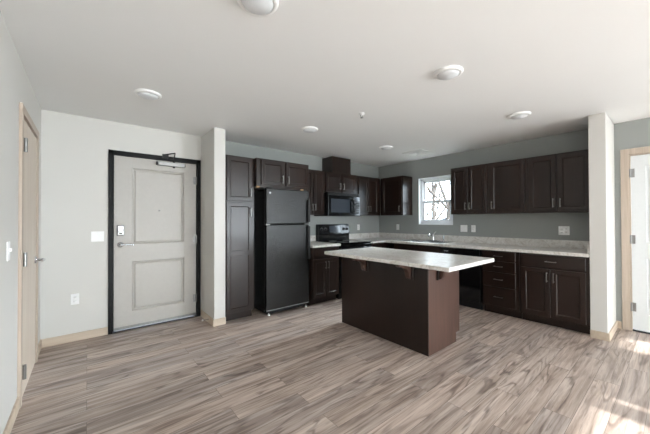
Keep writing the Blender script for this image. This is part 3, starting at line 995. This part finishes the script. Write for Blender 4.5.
# ---------------------------------------------------------------- ceiling fittings
spots = [((0.680, 1.380), 'round white ceiling light nearest the camera, cut by the top edge'),
         ((0.419, 3.035), 'round white ceiling light in front of the entry door'),
         ((2.165, 1.133), 'round white ceiling light over the near end of the island'),
         ((3.647, 1.106), 'round white ceiling light near the right-hand wall cabinets and wing wall'),
         ((2.157, 2.942), 'round white ceiling light in front of the refrigerator'),
         ((3.647, 2.933), 'round white ceiling light farthest back, near range and vent')]
proto = thing('ceiling_light', spots[0][1], 'ceiling light', (*spots[0][0], H), 0, 'round disc lights on the ceiling')
MB().lathe([(0.108, 0.0), (0.108, -0.006), (0.100, -0.016), (0.084, -0.020), (0.082, -0.014)], seg=40).build('trim_ring', P['plastic'], proto)
MB().lathe([(0.083, -0.012), (0.078, -0.022), (0.060, -0.032), (0.030, -0.038), (0.0, -0.040)], seg=40).build('lens', P['lens'], proto)
for (x, y), lb in spots[1:]:
    copy_thing(proto, (x, y, H), lb)

t = thing('sprinkler', 'small white fire sprinkler in the middle of the ceiling', 'sprinkler', (2.28, 2.16, H))
MB().lathe([(0.036, 0.0), (0.034, -0.006), (0.014, -0.010), (0.012, -0.020), (0.0, -0.021)], seg=24).build('escutcheon', P['plastic'], t)
MB().tube([(-0.012, 0, -0.016), (-0.016, 0, -0.032), (0, 0, -0.046)], 0.003, 8).tube([(0.012, 0, -0.016), (0.016, 0, -0.032), (0, 0, -0.046)], 0.003, 8).build('yoke', P['nickel'], t)
MB().lathe([(0.016, -0.046), (0.016, -0.048), (0.0, -0.049)], seg=16).build('deflector', P['nickel'], t)

t = thing('ceiling_vent', 'square white air register on the ceiling near the window', 'vent', (4.39, 2.84, H))
f = MB()
S = 0.19
for a_, b_ in ((S, S - 0.03),):
    f.box(-a_, a_, -a_, -b_, -0.008, 0).box(-a_, a_, b_, a_, -0.008, 0).box(-a_, -b_, -b_, b_, -0.008, 0).box(b_, a_, -b_, b_, -0.008, 0)
f.build('frame', P['plastic'], t, 0.002)
MB().box(-S + 0.03, S - 0.03, -S + 0.03, S - 0.03, -0.001, 0).build('duct_opening', P['plastic'], t)
for k in range(4):
    a_ = S - 0.035 - k * 0.037
    b_ = a_ - 0.026
    q_ = MB()
    vs_ = [(s * a_, u_ * a_, -0.010) for s, u_ in ((-1, -1), (1, -1), (1, 1), (-1, 1))] + [(s * b_, u_ * b_, -0.002) for s, u_ in ((-1, -1), (1, -1), (1, 1), (-1, 1))]
    vs_ += [(x, y, z + 0.0015) for x, y, z in vs_]
    fs = []
    for j in range(4):
        n_ = (j + 1) % 4
        fs += [(j, n_, 4 + n_, 4 + j), (8 + j, 12 + j, 12 + n_, 8 + n_), (j, 8 + j, 8 + n_, n_), (4 + j, 4 + n_, 12 + n_, 12 + j)]
    q_._add(vs_, fs)
    q_.build('louver', P['plastic'], t)

# ---------------------------------------------------------------- outside the windows
gd = MB().box(-30, 70, -40, 60, -3.2, -3.0).build('ground', P['grass']); tag(gd, kind='structure')


def bare_tree(loc, label, seed, height, lean):
    rnd = random.Random(seed)
    t_ = thing('bare_tree', label, 'tree', loc, 0, 'bare trees outside the kitchen window')
    trunk, br = MB(), MB()

    def grow(p, d, ln, r, lv, mb):
        pts, rad = [p], [r]
        q_ = Vector(p); dd_ = Vector(d)
        n_ = 5
        for k in range(n_):
            dd_ = (dd_ + Vector((rnd.uniform(-1, 1), rnd.uniform(-1, 1), rnd.uniform(-0.3, 0.6))) * 0.12).normalized()
            q_ = q_ + dd_ * ln / n_
            pts.append(tuple(q_)); rad.append(r * (1 - 0.75 * (k + 1) / n_))
            if lv < 3 and k >= (1 if lv == 0 else 0):
                for _ in range(2 if lv < 2 else 1):
                    s = Vector((rnd.uniform(-1, 1), rnd.uniform(-1, 1), rnd.uniform(0.1, 0.8))).normalized()
                    grow(tuple(q_), tuple((dd_ * 0.6 + s).normalized()), ln * rnd.uniform(0.38, 0.55), rad[-1] * 0.6, lv + 1, br)
        mb.tube(pts, rad, 7 if lv < 2 else 4, False)
    grow((0, 0, 0), lean, height, height * 0.022, 0, trunk)
    trunk.build('trunk', P['bark'], t_)
    br.build('branches', P['bark'], t_)


bare_tree((12.0, 7.1, -3), 'bare leafless tree standing nearest outside the kitchen window', 3, 8.0, (0.0, -0.25, 1))
bare_tree((15.5, 10.0, -3), 'bare leafless tree second nearest beyond the kitchen window', 8, 8.5, (0, 0.05, 1))
bare_tree((22.0, 12.6, -3), 'bare leafless tree farthest away beyond the kitchen window', 21, 10.0, (0, 0.0, 1))

t = thing('house', 'neighbouring pale house with blue-grey roof outside the window', 'house', (30, 15.5, -3))
MB().box(0, 8, -5, 5, 0, 2.9).build('walls', P['siding'], t)
MB().prism([(-5.5, 2.8), (5.5, 2.8), (0, 4.6)], 'x', -0.4, 8.4).build('roof', P['shingle'], t)
for y in (-3.2, 0, 3.2):
    MB().box(-0.04, 0, y - 0.6, y + 0.6, 1.0, 2.2).build('house_window', P['blackglass'], t)
